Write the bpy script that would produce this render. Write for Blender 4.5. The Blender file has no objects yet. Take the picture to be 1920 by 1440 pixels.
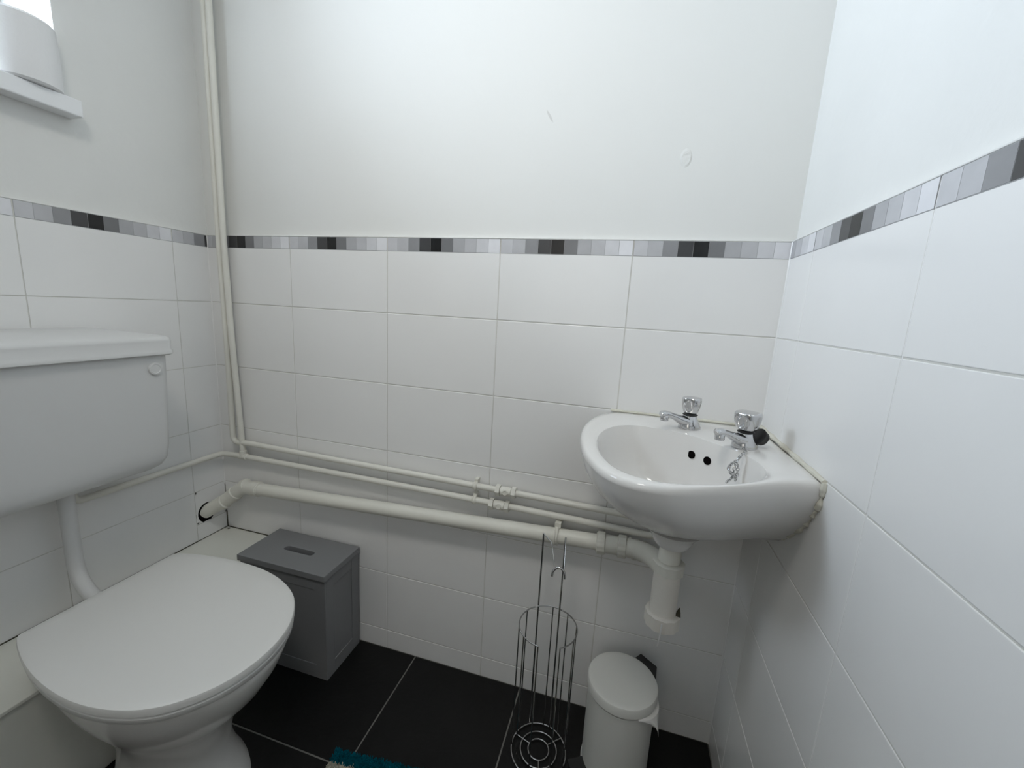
import bpy, bmesh, math, random
from mathutils import Vector, Matrix
random.seed(7)
C = bpy.context.scene.collection
PI = math.pi
# ------------------------------------------------------------------ room sizes (metres)
W = 1.6375          # back wall width
TOP = 1.3085        # top of the tiles
TW, TH = 0.33, 0.20664   # tile pitch
YF = -1.95          # front wall (behind the camera)
CEIL = 2.45
# ------------------------------------------------------------------ camera
cam_d = bpy.data.cameras.new('camera'); cam = bpy.data.objects.new('camera', cam_d); C.objects.link(cam)
cam_d.sensor_width = 36.0; cam_d.lens = 779.63 / 1920 * 36.0; cam_d.clip_start = 0.02
yaw, pitch, roll = -0.265, -0.18, 0.0559
fw = Vector((math.sin(yaw)*math.cos(pitch), math.cos(yaw)*math.cos(pitch), math.sin(pitch)))
rt = Vector((math.cos(yaw), -math.sin(yaw), 0)); up = rt.cross(fw)
r2 = math.cos(roll)*rt + math.sin(roll)*up; u2 = -math.sin(roll)*rt + math.cos(roll)*up
M = Matrix.Identity(4)
for i in range(3):
    M[i][0] = r2[i]; M[i][1] = u2[i]; M[i][2] = -fw[i]
M.translation = Vector((1.3171, -1.0641, 1.1349))
cam.matrix_world = M
bpy.context.scene.camera = cam
# ------------------------------------------------------------------ light
vs = bpy.context.scene.view_settings
vs.view_transform = 'Standard'; vs.look = 'None'; vs.gamma = 1; vs.use_curve_mapping = False
vs.exposure = 0.0
wd = bpy.data.worlds.new('world'); bpy.context.scene.world = wd; wd.use_nodes = True
bg = wd.node_tree.nodes['Background']; bg.inputs[0].default_value = (0.86, 0.93, 1.0, 1); bg.inputs[1].default_value = 6.0
def area(name, loc, direction, sx, sy, power, col, spread=180):
    d = bpy.data.lights.new(name, 'AREA'); d.shape = 'RECTANGLE'; d.size = sx; d.size_y = sy
    d.energy = power; d.color = col; d.spread = math.radians(spread)
    o = bpy.data.objects.new(name, d); C.objects.link(o); o.location = loc
    o.rotation_euler = Vector(direction).to_track_quat('-Z', 'Y').to_euler(); return o
area('window_daylight', (-0.27, -0.646, 1.86), (1, 0.06, 0.10), 0.60, 0.56, 10.4, (0.765, 0.87, 1.0), 92)
area('hall_fill', (0.95, -3.05, 1.55), (0, 1, 0), 1.0, 1.3, 5.0, (1.0, 0.97, 0.91))  # added fill light through the doorway; the hall has no window
area('ceiling_fill', (1.00, -1.10, CEIL-0.06), (-0.14, 0.88, -1), 0.30, 0.30, 3.6, (1.0, 0.965, 0.90), 110)  # added fill light from above, aimed at the back wall; no lamp fitting
# ------------------------------------------------------------------ materials
def nodes(name):
    m = bpy.data.materials.new(name); m.use_nodes = True
    return m, m.node_tree, m.node_tree.nodes['Principled BSDF']
def mat(name, col, rough=0.5, metal=0.0, spec=0.5, bump=0.0, bscale=60.0, vary=0.0, coat=0.0, vscale=5.0, distort=False):
    m, nt, b = nodes(name)
    b.inputs['Base Color'].default_value = (*col, 1); b.inputs['Roughness'].default_value = rough
    b.inputs['Metallic'].default_value = metal; b.inputs['Specular IOR Level'].default_value = spec
    b.inputs['Coat Weight'].default_value = coat
    tc = nt.nodes.new('ShaderNodeTexCoord')
    if vary > 0:
        n = nt.nodes.new('ShaderNodeTexNoise'); n.inputs['Scale'].default_value = vscale; n.inputs['Detail'].default_value = 5
        nt.links.new(tc.outputs['Object'], n.inputs['Vector'])
        r = nt.nodes.new('ShaderNodeValToRGB')
        r.color_ramp.elements[0].position = 0.3; r.color_ramp.elements[1].position = 0.7
        r.color_ramp.elements[0].color = (*[c*(1-vary) for c in col], 1)
        r.color_ramp.elements[1].color = (*[min(1, c*(1+vary*0.4)) for c in col], 1)
        nt.links.new(n.outputs['Fac'], r.inputs[0]); nt.links.new(r.outputs[0], b.inputs['Base Color'])
    if bump > 0:
        n = nt.nodes.new('ShaderNodeTexNoise'); n.inputs['Scale'].default_value = bscale; n.inputs['Detail'].default_value = 4
        nt.links.new(tc.outputs['Object'], n.inputs['Vector'])
        bp = nt.nodes.new('ShaderNodeBump'); bp.inputs['Strength'].default_value = bump; bp.inputs['Distance'].default_value = 0.002
        nt.links.new(n.outputs['Fac'], bp.inputs['Height']); nt.links.new(bp.outputs[0], b.inputs['Normal'])
    return m
PLASTER = mat('painted_plaster', (0.80, 0.80, 0.775), 0.75, spec=0.2, bump=0.35, bscale=45, vary=0.02)
HALLP = mat('hall_paint', (0.62, 0.58, 0.52), 0.8, spec=0.1)
TILE = mat('white_glazed_tile', (0.87, 0.865, 0.85), 0.20, spec=0.42, bump=0.06, bscale=9, vary=0.015)
GROUT = mat('grey_white_grout', (0.70, 0.69, 0.65), 0.9, spec=0.1, vary=0.08, vscale=14)
FTILE = mat('black_slate_tile', (0.0065, 0.0065, 0.0065), 0.42, spec=0.25, bump=0.5, bscale=70, vary=0.25, vscale=9)
FGROUT = mat('grey_floor_grout', (0.20, 0.195, 0.18), 0.9, spec=0.1, vary=0.15, vscale=20)
CERAM = mat('white_vitreous_china', (0.79, 0.775, 0.75), 0.13, spec=0.5, coat=0.2)
PLASW = mat('white_moulded_plastic', (0.74, 0.735, 0.71), 0.32, spec=0.45)
CISTP = mat('white_cistern_plastic', (0.68, 0.68, 0.67), 0.4, spec=0.4)
PIPEP = mat('cream_painted_pipe', (0.77, 0.755, 0.685), 0.42, spec=0.4, bump=0.2, bscale=40, vary=0.05, vscale=12)
PVC = mat('aged_white_waste_plastic', (0.76, 0.745, 0.67), 0.38, spec=0.4, vary=0.05, vscale=8)
TRAPM = mat('trap_plastic', (0.84, 0.80, 0.73), 0.4, spec=0.4, vary=0.05, vscale=9)
CHROME = mat('chrome_plate', (0.62, 0.62, 0.63), 0.13, metal=1.0)
WIRE = mat('chromed_wire', (0.50, 0.50, 0.50), 0.22, metal=1.0)
RUB = mat('black_rubber', (0.012, 0.012, 0.012), 0.5)
DARK = mat('hole_shade_black', (0.006, 0.005, 0.005), 0.9, spec=0.0)  # black painted in for the shade inside pipe hole, lid slot and overflow holes
GRIME = mat('grimy_joint', (0.10, 0.095, 0.07), 0.9, spec=0.1, vary=0.5, vscale=25)
SEAL = mat('aged_silicone_sealant', (0.74, 0.72, 0.62), 0.35, spec=0.4, vary=0.12, vscale=22, bump=0.5, bscale=50)
LEDGE = mat('white_ledge_tile', (0.80, 0.80, 0.73), 0.4, spec=0.4, vary=0.04)
BOXM = mat('grey_painted_wood', (0.24, 0.242, 0.247), 0.45, spec=0.35, bump=0.15, bscale=40, vary=0.05)
BINM = mat('white_enamel', (0.70, 0.70, 0.66), 0.33, spec=0.5)
BAG = mat('white_bin_liner_film', (0.80, 0.79, 0.77), 0.45)
UPVC = mat('white_upvc', (0.85, 0.86, 0.87), 0.3)
PAPER = mat('soft_tissue_paper', (0.84, 0.84, 0.84), 0.9, spec=0.1, bump=0.3, bscale=120)
CARD = mat('grey_card', (0.35, 0.32, 0.28), 0.9)
TEAL = mat('teal_pile', (0.0, 0.115, 0.16), 0.95, spec=0.05, vary=0.4, vscale=60, bump=1.0, bscale=180)
CREAM = mat('cream_pile', (0.50, 0.48, 0.40), 0.95, spec=0.05, vary=0.25, vscale=60, bump=1.0, bscale=180)
m, nt, b = nodes('window_glass'); b.inputs['Roughness'].default_value = 0.05; b.inputs['Base Color'].default_value = (0.9, 0.95, 1, 1)
tr = nt.nodes.new('ShaderNodeBsdfTransparent'); tr.inputs[0].default_value = (0.97, 0.985, 1, 1)
mxs = nt.nodes.new('ShaderNodeMixShader'); mxs.inputs[0].default_value = 0.08
nt.links.new(tr.outputs[0], mxs.inputs[1]); nt.links.new(b.outputs[0], mxs.inputs[2])
nt.links.new(mxs.outputs[0], nt.nodes['Material Output'].inputs['Surface'])
GLASS = m
SW = []
for i, g in enumerate([0.60, 0.52, 0.30, 0.065, 0.014, 0.20, 0.44, 0.53, 0.66, 0.80]):
    SW.append(mat('border_shade_%d' % i, (g, g, g*1.03), 0.22, spec=0.42, vary=0.06, vscale=30))
SWLINE = mat('border_line', (0.36, 0.36, 0.36), 0.6)
# scuffs and a filled hole on the plaster of the back wall
def spot_material():
    m, nt, b = nodes('painted_plaster_marked')
    b.inputs['Roughness'].default_value = 0.75; b.inputs['Specular IOR Level'].default_value = 0.2
    tc = nt.nodes.new('ShaderNodeTexCoord')
    n = nt.nodes.new('ShaderNodeTexNoise'); n.inputs['Scale'].default_value = 45; n.inputs['Detail'].default_value = 4
    nt.links.new(tc.outputs['Object'], n.inputs['Vector'])
    n2 = nt.nodes.new('ShaderNodeTexNoise'); n2.inputs['Scale'].default_value = 110; n2.inputs['Detail'].default_value = 2
    nt.links.new(tc.outputs['Object'], n2.inputs['Vector'])
    def blob(cx, cz, sx, sz, ang):
        mp = nt.nodes.new('ShaderNodeMapping'); mp.vector_type = 'TEXTURE'
        mp.inputs['Location'].default_value = (cx, 0.008, cz); mp.inputs['Rotation'].default_value = (0, ang, 0)
        mp.inputs['Scale'].default_value = (sx, 1, sz)
        nt.links.new(tc.outputs['Object'], mp.inputs['Vector'])
        ln = nt.nodes.new('ShaderNodeVectorMath'); ln.operation = 'LENGTH'; nt.links.new(mp.outputs[0], ln.inputs[0])
        mr = nt.nodes.new('ShaderNodeMapRange'); mr.inputs['From Min'].default_value = 1.0; mr.inputs['From Max'].default_value = 0.7
        nt.links.new(ln.outputs['Value'], mr.inputs['Value']); return mr
    a = blob(1.083, 1.592, 0.003, 0.018, -0.55); c = blob(1.401, 1.488, 0.013, 0.020, 0)
    mx = nt.nodes.new('ShaderNodeMix'); mx.data_type = 'RGBA'
    mx.inputs['A'].default_value = (0.80, 0.80, 0.775, 1); mx.inputs['B'].default_value = (0.66, 0.655, 0.63, 1)
    nt.links.new(a.outputs[0], mx.inputs['Factor']); nt.links.new(mx.outputs['Result'], b.inputs['Base Color'])
    mu = nt.nodes.new('ShaderNodeMath'); mu.operation = 'MULTIPLY'; nt.links.new(c.outputs[0], mu.inputs[0]); nt.links.new(n2.outputs['Fac'], mu.inputs[1])
    m3 = nt.nodes.new('ShaderNodeMath'); m3.operation = 'MULTIPLY'; m3.inputs[1].default_value = 3.0; nt.links.new(mu.outputs[0], m3.inputs[0])
    m4 = nt.nodes.new('ShaderNodeMath'); m4.operation = 'MULTIPLY'; m4.inputs[1].default_value = 0.35; nt.links.new(n.outputs['Fac'], m4.inputs[0])
    ad = nt.nodes.new('ShaderNodeMath'); ad.operation = 'ADD'; nt.links.new(m3.outputs[0], ad.inputs[0]); nt.links.new(m4.outputs[0], ad.inputs[1])
    bp = nt.nodes.new('ShaderNodeBump'); bp.inputs['Strength'].default_value = 1.0; bp.inputs['Distance'].default_value = 0.0009
    nt.links.new(ad.outputs[0], bp.inputs['Height']); nt.links.new(bp.outputs[0], b.inputs['Normal'])
    return m
PLASTERM = spot_material()
# ------------------------------------------------------------------ builders
def obj(name, bm, m, parent=None, smooth=False, bevel=0.0, seg=2, angle=0.6, sub=0, wn=False):
    me = bpy.data.meshes.new(name)
    bmesh.ops.remove_doubles(bm, verts=bm.verts[:], dist=1e-6)
    bmesh.ops.recalc_face_normals(bm, faces=bm.faces[:])
    bm.to_mesh(me); bm.free()
    o = bpy.data.objects.new(name, me); C.objects.link(o)
    for x in (m if isinstance(m, list) else [m]): me.materials.append(x)
    if smooth:
        for p in me.polygons: p.use_smooth = True
        try: me.set_sharp_from_angle(angle=angle)
        except Exception: pass
    if bevel > 0:
        md = o.modifiers.new('bevel', 'BEVEL'); md.width = bevel; md.segments = seg; md.limit_method = 'ANGLE'; md.angle_limit = 0.5
    if sub:
        md = o.modifiers.new('sub', 'SUBSURF'); md.levels = sub; md.render_levels = sub
    if parent is not None: parent_to(o, parent)
    return o
def parent_to(o, p):
    o.parent = p; o.matrix_parent_inverse = p.matrix_basis.inverted()
def thing(name, label, cat, loc=(0, 0, 0), group=None):
    o = bpy.data.objects.new(name, None); C.objects.link(o); o.location = loc; o.empty_display_size = 0.05
    o['label'] = label; o['category'] = cat
    if group: o['group'] = group
    return o
def tag(o, label, cat, group=None):
    o['label'] = label; o['category'] = cat
    if group: o['group'] = group
    return o
def struct(o, label=None):
    o['kind'] = 'structure'
    if label: o['label'] = label
    return o
def bx(bm, x0, x1, y0, y1, z0, z1, mi=0):
    v = [bm.verts.new((x, y, z)) for x in (x0, x1) for y in (y0, y1) for z in (z0, z1)]
    fs = [bm.faces.new([v[i] for i in f]) for f in ((0, 1, 3, 2), (4, 6, 7, 5), (0, 4, 5, 1), (2, 3, 7, 6), (0, 2, 6, 4), (1, 5, 7, 3))]
    for f in fs: f.material_index = mi
    return fs
def rings(bm, rs, cap0=True, cap1=True, mi=0):
    """loft a list of equal-length closed rings"""
    vv = [[bm.verts.new(p) for p in r] for r in rs]
    n = len(vv[0])
    for a, b_ in zip(vv, vv[1:]):
        for i in range(n):
            f = bm.faces.new((a[i], a[(i+1) % n], b_[(i+1) % n], b_[i])); f.material_index = mi
    if cap0: f = bm.faces.new(vv[0][::-1]); f.material_index = mi
    if cap1: f = bm.faces.new(vv[-1]); f.material_index = mi
    return vv
def frame(d):
    d = Vector(d).normalized(); a = Vector((0, 0, 1)) if abs(d.z) < 0.9 else Vector((1, 0, 0))
    x = d.cross(a).normalized(); return x, d.cross(x).normalized(), d
def lathe(bm, prof, origin=(0, 0, 0), axis=(0, 0, 1), n=40, mi=0, lobes=None):
    x, y, d = frame(axis); o = Vector(origin); rs = []
    for r, h in prof:
        rs.append([o + d*h + (x*math.cos(2*PI*i/n) + y*math.sin(2*PI*i/n))*max(r, 1e-5) for i in range(n)])
    return rings(bm, rs, mi=mi)
def fillet(pts, rad, k=7):
    out = [Vector(pts[0])]
    for a, b_, c in zip(pts, pts[1:], pts[2:]):
        a, b_, c = Vector(a), Vector(b_), Vector(c)
        u, v = (a-b_), (c-b_); r = min(rad, u.length*0.48, v.length*0.48)
        p0, p1 = b_+u.normalized()*r, b_+v.normalized()*r
        for i in range(k+1):
            t = i/k; out.append(p0*(1-t)**2 + b_*2*t*(1-t) + p1*t*t)
    out.append(Vector(pts[-1])); return out
def tube(bm, pts, r, n=14, rad=0.0, closed=False, mi=0):
    pts = fillet(pts, rad) if rad > 0 else [Vector(p) for p in pts]
    q = [pts[0]]
    for p in pts[1:]:
        if (p-q[-1]).length > 1e-6: q.append(p)
    pts = q; N = len(pts); rs = []
    x = None
    for i, p in enumerate(pts):
        if closed: d = (pts[(i+1) % N]-pts[i-1]).normalized()
        else: d = (pts[min(i+1, N-1)]-pts[max(i-1, 0)]).normalized()
        if x is None: x = frame(d)[0]
        x = (x-d*x.dot(d)).normalized(); y = d.cross(x)
        rr = r(i/(N-1)) if callable(r) else r
        rs.append([p+(x*math.cos(2*PI*j/n)+y*math.sin(2*PI*j/n))*rr for j in range(n)])
    if closed:
        rs.append(rs[0]); vv = [[bm.verts.new(p) for p in r_] for r_ in rs[:-1]]; vv.append(vv[0])
        for a, b_ in zip(vv, vv[1:]):
            for i in range(n): f = bm.faces.new((a[i], a[(i+1) % n], b_[(i+1) % n], b_[i])); f.material_index = mi
    else: rings(bm, rs, mi=mi)
def circle(c, r, n=48, axis=(0, 0, 1), a0=0, a1=2*PI, full=True):
    x, y, d = frame(axis) if axis != (0, 0, 1) else (Vector((1, 0, 0)), Vector((0, 1, 0)), Vector((0, 0, 1)))
    c = Vector(c); k = n if full else n+1
    return [c+(x*math.cos(a0+(a1-a0)*i/n)+y*math.sin(a0+(a1-a0)*i/n))*r for i in range(k)]
def spline(pts, per=8, closed=True):
    P = [Vector(p) for p in pts]; n = len(P); out = []
    for i in range(n if closed else n-1):
        g = (lambda k: P[k % n]) if closed else (lambda k: P[min(max(k, 0), n-1)])
        p0, p1, p2, p3 = g(i-1), g(i), g(i+1), g(i+2)
        for j in range(per):
            t = j/per
            out.append(0.5*((2*p1)+(p2-p0)*t+(2*p0-5*p1+4*p2-p3)*t*t+(3*p1-p0-3*p2+p3)*t**3))
    if not closed: out.append(P[-1])
    return out
# ------------------------------------------------------------------ the room shell
PT = 0.009       # tile thickness in front of the plaster
def wall_box(name, x0, x1, y0, y1, z0, z1, m, label):
    bm = bmesh.new(); bx(bm, x0, x1, y0, y1, z0, z1); return struct(obj(name, bm, m), label)
wback = wall_box('wall_back', -0.25, W+0.2, PT, 0.15, -0.1, CEIL+0.1, PLASTERM, 'white plastered back wall tiled on its lower half')
wright = wall_box('wall_right', W+PT, W+0.2, YF-0.1, PT, -0.1, CEIL+0.1, PLASTER, 'white plastered right wall tiled on its lower half')
# left wall with a window opening
WY0, WY1, WZ0, WZ1 = -0.97, -0.322, 1.545, 2.15
bm = bmesh.new()
bx(bm, -0.25, -PT, YF-0.1, PT, -0.1, WZ0); bx(bm, -0.25, -PT, YF-0.1, PT, WZ1, CEIL+0.1)
bx(bm, -0.25, -PT, YF-0.1, WY0, WZ0, WZ1); bx(bm, -0.25, -PT, WY1, PT, WZ0, WZ1)
wleft = struct(obj('wall_left', bm, PLASTER), 'white plastered left wall with window, tiled on its lower half')
wall_box('ceiling', -0.25, W+0.2, YF-0.1, 0.15, CEIL, CEIL+0.1, PLASTER, 'white ceiling')
# front wall with a doorway and a closed door in it
DX0, DX1, DZ = 0.55, 1.31, 2.02
bm = bmesh.new()
bx(bm, -0.25, DX0, YF-0.12, YF, -0.1, CEIL+0.1); bx(bm, DX1, W+0.2, YF-0.12, YF, -0.1, CEIL+0.1); bx(bm, DX0, DX1, YF-0.12, YF, DZ, CEIL+0.1)
struct(obj('wall_front', bm, PLASTER), 'white wall with the door behind the camera')
bm = bmesh.new(); bx(bm, DX0-0.035, DX0+0.002, YF-0.12-0.76, YF-0.125, 0.005, DZ)
door = struct(obj('door_1', bm, UPVC, bevel=0.003), 'plain white door standing open into the hall behind the camera')
bm = bmesh.new(); lathe(bm, [(0.026, 0), (0.026, 0.006), (0.01, 0.01), (0.01, 0.045), (0.022, 0.05), (0.025, 0.062), (0.015, 0.07), (0, 0.071)], (DX0+0.002, YF-0.82, 1.0), (1, 0, 0))
obj('door_knob', bm, CHROME, door, smooth=True)
bm = bmesh.new(); HX0, HX1, HY0, HY1 = -0.25, W+0.2, -3.2, YF-0.12
bx(bm, HX0-0.1, HX0, HY0-0.1, HY1, -0.1, CEIL+0.1); bx(bm, HX1, HX1+0.1, HY0-0.1, HY1, -0.1, CEIL+0.1); bx(bm, HX0-0.1, HX1+0.1, HY0-0.1, HY0, -0.1, CEIL+0.1)
bx(bm, HX0, HX1, HY0, HY1, CEIL, CEIL+0.1); bx(bm, HX0, HX1, HY0, HY1, -0.1, 0)
struct(obj('hall_light_block', bm, HALLP), 'unseen plain hall walls behind the camera, added to block sky light')  # unseen shell, added so the sky does not flood in by the doorway
# floor
bm = bmesh.new(); bx(bm, -0.25, W+0.2, YF-0.12, 0.15, -0.1, -0.0015)
floor = struct(obj('floor', bm, FGROUT), 'dark floor of large black tiles')
bm = bmesh.new(); g = 0.004; FP = 0.3535
xs = [(0.0, 0.753), (0.753, 1.1065), (1.1065, 1.46), (1.46, W)]; ys = [-0.352-FP*(i-1) for i in range(7)]
for xa, xb in xs:
    for y in ys:
        x0, x1, y0, y1 = xa+g/2, xb-g/2, max(y-FP+g/2, YF), min(y-g/2, 0)
        if x1-x0 > 0.01 and y1-y0 > 0.01: bx(bm, x0, x1, y0, y1, -0.008, 0)
obj('floor_tiles', bm, FTILE, floor, bevel=0.0012, seg=2)
# wall tiles: each wall gets one mesh of tiles, one of grout, one of printed border
rowz = [TOP-TH*k for k in range(7)]+[0.0]
G = 0.0024; BD = 0.0364
def tiles(axis, joints, parent, flip, skip=None):
    """axis 'x': wall in the xz plane (y=0); 'y': wall in the yz plane. joints: sorted joint positions incl. both ends"""
    bm = bmesh.new(); bb = bmesh.new(); bg_ = bmesh.new()
    def put(b_, a0, a1, z0, z1, d0, d1, mi=0):
        if axis == 'x': bx(b_, a0, a1, -d1, -d0, z0, z1, mi)
        elif flip: bx(b_, W-d1, W-d0, a0, a1, z0, z1, mi)
        else: bx(b_, d0, d1, a0, a1, z0, z1, mi)
    for a0, a1, full0, full1 in joints:
        l, r = max(a0, full0)+G/2, min(a1, full1)-G/2
        for k in range(7):
            z1 = rowz[k]-(G/2 if k else 0); z0 = rowz[k+1]+G/2
            if skip and skip(k, a0): continue
            put(bm, l, r, z0, z1, -0.008, 0)
        # printed border on the top row: ten shades per tile, always the same order seen from the room
        for i in range(10):
            u0 = full0+(full1-full0)*i/10; u1 = full0+(full1-full0)*(i+1)/10
            p0, p1 = max(u0+(0.0002 if i else G/2+0.0006), l), min(u1-(0.0006 if i < 9 else G/2+0.0006), r)
            if p1-p0 < 0.001: continue
            sh = i if not mirror else 9-i
            put(bb, p0, p1, TOP-BD+0.0012, TOP-0.0012, -0.001, 0.0005, sh)
        put(bb, l+0.0002, r-0.0002, TOP-BD, TOP-0.0002, -0.001, 0.0002, 10)
    lo, hi = joints[0][0], joints[-1][1]
    put(bg_, lo, hi, 0, TOP-0.0005, -PT, -0.0010)
    for a0, a1, full0, full1 in (joints[:-1] if vflush is not None else []):      # upright joints are filled nearly flush
        put(bm, a1-G/2-0.0002, a1+G/2+0.0002, 0, TOP-0.0006, -0.004, vflush)
    return bm, bb, bg_
mirror = False; vflush = -0.0011
def cols(lo, hi, anchor):
    """tile columns between lo and hi with a joint at anchor"""
    out = []; k = math.floor((lo-anchor)/TW)-1
    while anchor+k*TW < hi:
        a, b_ = anchor+k*TW, anchor+(k+1)*TW
        if b_ > lo+0.004: out.append((max(a, lo), min(b_, hi), a, b_))
        k += 1
    return out
bm, bb, bg_ = tiles('x', cols(0, W, W), wback, False)
obj('grout', bg_, GROUT, wback); obj('wall_tiles', bm, TILE, wback, bevel=0.0011, seg=2); obj('tile_border', bb, SW+[SWLINE], wback)
vflush = -0.0003; mirror = True      # on the right wall the tiles run from the corner towards the camera
bm, bb, bg_ = tiles('y', cols(YF, 0, -0.1228), wright, True)
obj('grout', bg_, GROUT, wright); obj('wall_tiles', bm, TILE, wright, bevel=0.0011, seg=2); obj('tile_border', bb, SW+[SWLINE], wright)
mirror = False; vflush = None
LB = -0.1084; LEDZ = 0.309
bm, bb, bg_ = tiles('y', cols(YF, 0, LB), wleft, False, skip=lambda k, a0: k >= 4 and a0 > LB-0.01)
# cut pieces round the waste pipe in the corner
HY, HZ, HR1, HR2 = -0.072, 0.398, 0.034, 0.030
y0, y1, z0, z1 = LB+G/2, -G/2, 0.366+G/2, rowz[4]-G/2
N = 48; ov = []; ou = []
for i in range(N):
    a = 2*PI*i/N; c, s_ = math.cos(a), math.sin(a)
    ov.append((HY+c*HR2, HZ+s_*HR1))
    t = min(((y1-HY)/c if c > 1e-9 else (y0-HY)/c if c < -1e-9 else 9), ((z1-HZ)/s_ if s_ > 1e-9 else (z0-HZ)/s_ if s_ < -1e-9 else 9))
    ou.append((HY+c*t, HZ+s_*t))
va = [bm.verts.new((0, *p)) for p in ov]; vb = [bm.verts.new((0, *p)) for p in ou]; vc = [bm.verts.new((-0.008, *p)) for p in ov]; vd = [bm.verts.new((-0.008, *p)) for p in ou]
for i in range(N):
    j = (i+1) % N
    bm.faces.new((va[i], va[j], vb[j], vb[i])); bm.faces.new((va[i], vc[i], vc[j], va[j])); bm.faces.new((vb[i], vb[j], vd[j], vd[i]))
for q in range(4):   # square off the corners
    cy, cz = (y0, y1)[q % 2], (z0, z1)[q//2]
    bx(bm, cy*0-0.008, 0, min(cy, cy+(0.006 if q % 2 == 0 else -0.006)), max(cy, cy+(0.006 if q % 2 == 0 else -0.006)), min(cz, cz+(0.006 if q < 2 else -0.006)), max(cz, cz+(0.006 if q < 2 else -0.006)))
bx(bm, -0.008, 0, LB+G/2, -G/2, 0.0, 0.366-G/2)
obj('grout', bg_, GROUT, wleft)
tl = obj('wall_tiles', bm, TILE, wleft, bevel=0.0011, seg=2); obj('tile_border', bb, SW+[SWLINE], wleft)
tl.modifiers['bevel'].angle_limit = 1.2
bm = bmesh.new(); lathe(bm, [(0.036, 0), (0.036, 0.0006)], (-0.0013, HY, HZ), (1, 0, 0), 40); obj('pipe_hole_shade', bm, DARK, wleft)
for cx_, c_ in ((0.0, 1), (W, -1)):
    bm = bmesh.new(); zb = 0.47 if c_ > 0 else 0.0
    v_ = [[(cx_-c_*0.002, 0.002, z), (cx_+c_*0.0022, 0.002, z), (cx_+c_*0.0022, -0.0004, z), (cx_+c_*0.0004, -0.0022, z), (cx_-c_*0.002, -0.0022, z)] for z in (zb, TOP-0.0006)]
    rings(bm, v_); obj('corner_grout', bm, TILE, wback)
# thin raised strip giving the light-catching top edge of the tiles
for nm, args, par in (('top_edge', (0, W, -0.001, PT, TOP-0.0004, TOP+0.003), wback), ('top_edge', (W-0.001, W+PT, YF, 0, TOP-0.0004, TOP+0.003), wright), ('top_edge', (-PT, 0.001, YF, 0, TOP-0.0004, TOP+0.003), wleft)):
    bm = bmesh.new(); bx(bm, *args); obj(nm, bm, PLASTER, par, bevel=0.001)
# boxed ledge behind the toilet
bm = bmesh.new(); bx(bm, 0.0005, 0.218, YF, -0.0005, 0, LEDZ-0.010); 
ledge = struct(obj('trim_1', bm, LEDGE, bevel=0.002), 'low white boxed-in ledge along the foot of the left wall')
bm = bmesh.new(); bx(bm, 0.0005, 0.223, YF, -0.0005, LEDZ-0.009, LEDZ); obj('ledge_top', bm, LEDGE, ledge, bevel=0.0015)
bm = bmesh.new(); bx(bm, -0.001, 0.0022, YF, -0.104, LEDZ-0.001, LEDZ+0.0022); bx(bm, -0.001, 0.0016, -0.104, 0, LEDZ-0.001, LEDZ+0.0014); bx(bm, 0, 0.24, -0.0026, 0.001, LEDZ-0.001, LEDZ+0.002)
tube(bm, [(0.001, -0.001, LEDZ), (0.001, -0.001, 0.37)], 0.0018, 8)
lathe(bm, [(0.005, 0), (0.003, 0.0008), (0, 0.001)], (0.018, -0.012, LEDZ-0.0002), (0, 0, 1), 10)
obj('grimy_seal', bm, GRIME, ledge)
# window
win = bpy.data.objects.new('window_1', None); C.objects.link(win); win.location = (-0.2, -0.65, WZ0); struct(win, 'bright window over the toilet, only its lower corner in view')
bm = bmesh.new(); f = 0.045; fx0, fx1 = -0.235, -0.175
for a in ((fx0, fx1, WY0, WY0+f, WZ0, WZ1), (fx0, fx1, WY1-f, WY1, WZ0, WZ1), (fx0, fx1, WY0+f, WY1-f, WZ0, WZ0+f), (fx0, fx1, WY0+f, WY1-f, WZ1-f, WZ1)): bx(bm, *a)
obj('window_frame', bm, UPVC, win, bevel=0.004)
bm = bmesh.new(); bx(bm, -0.209, -0.205, WY0+f-0.004, WY1-f+0.004, WZ0+f-0.004, WZ1-f+0.004); obj('window_pane', bm, GLASS, win)
bm = bmesh.new(); bx(bm, -0.175, 0.035, WY0-0.0, WY1-0.0005, 1.518, 1.5545); bx(bm, -0.0085, 0.035, WY0-0.015, WY1+0.012, 1.518, 1.5545)
bm.free(); bm = bmesh.new(); bx(bm, -0.0088, 0.036, WY0-0.015, WY1+0.012, 1.518, 1.5545); bx(bm, -0.174, -0.0088, WY0+0.0005, WY1-0.0005, 1.5455, 1.5545)
obj('window_sill', bm, UPVC, win, bevel=0.003)
# ------------------------------------------------------------------ toilet roll on the sill
t = thing('toilet_roll', 'white toilet roll standing on the windowsill', 'toilet roll', (-0.035, -0.405, 1.5545))
bm = bmesh.new(); rx, ry = -0.010, -0.386
lathe(bm, [(0.022, 0.001), (0.056, 0.0), (0.0605, 0.004), (0.0615, 0.05), (0.0595, 0.126), (0.055, 0.131), (0.022, 0.130), (0.022, 0.06), (0.022, 0.001)], (rx, ry, 1.5545), n=56)
obj('paper', bm, PAPER, t, smooth=True)
bm = bmesh.new(); lathe(bm, [(0.0215, 0.001), (0.0218, 0.130), (0.0200, 0.130), (0.0200, 0.001), (0.0215, 0.001)], (rx, ry, 1.5545), n=40); obj('core', bm, CARD, t, smooth=True)
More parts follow.
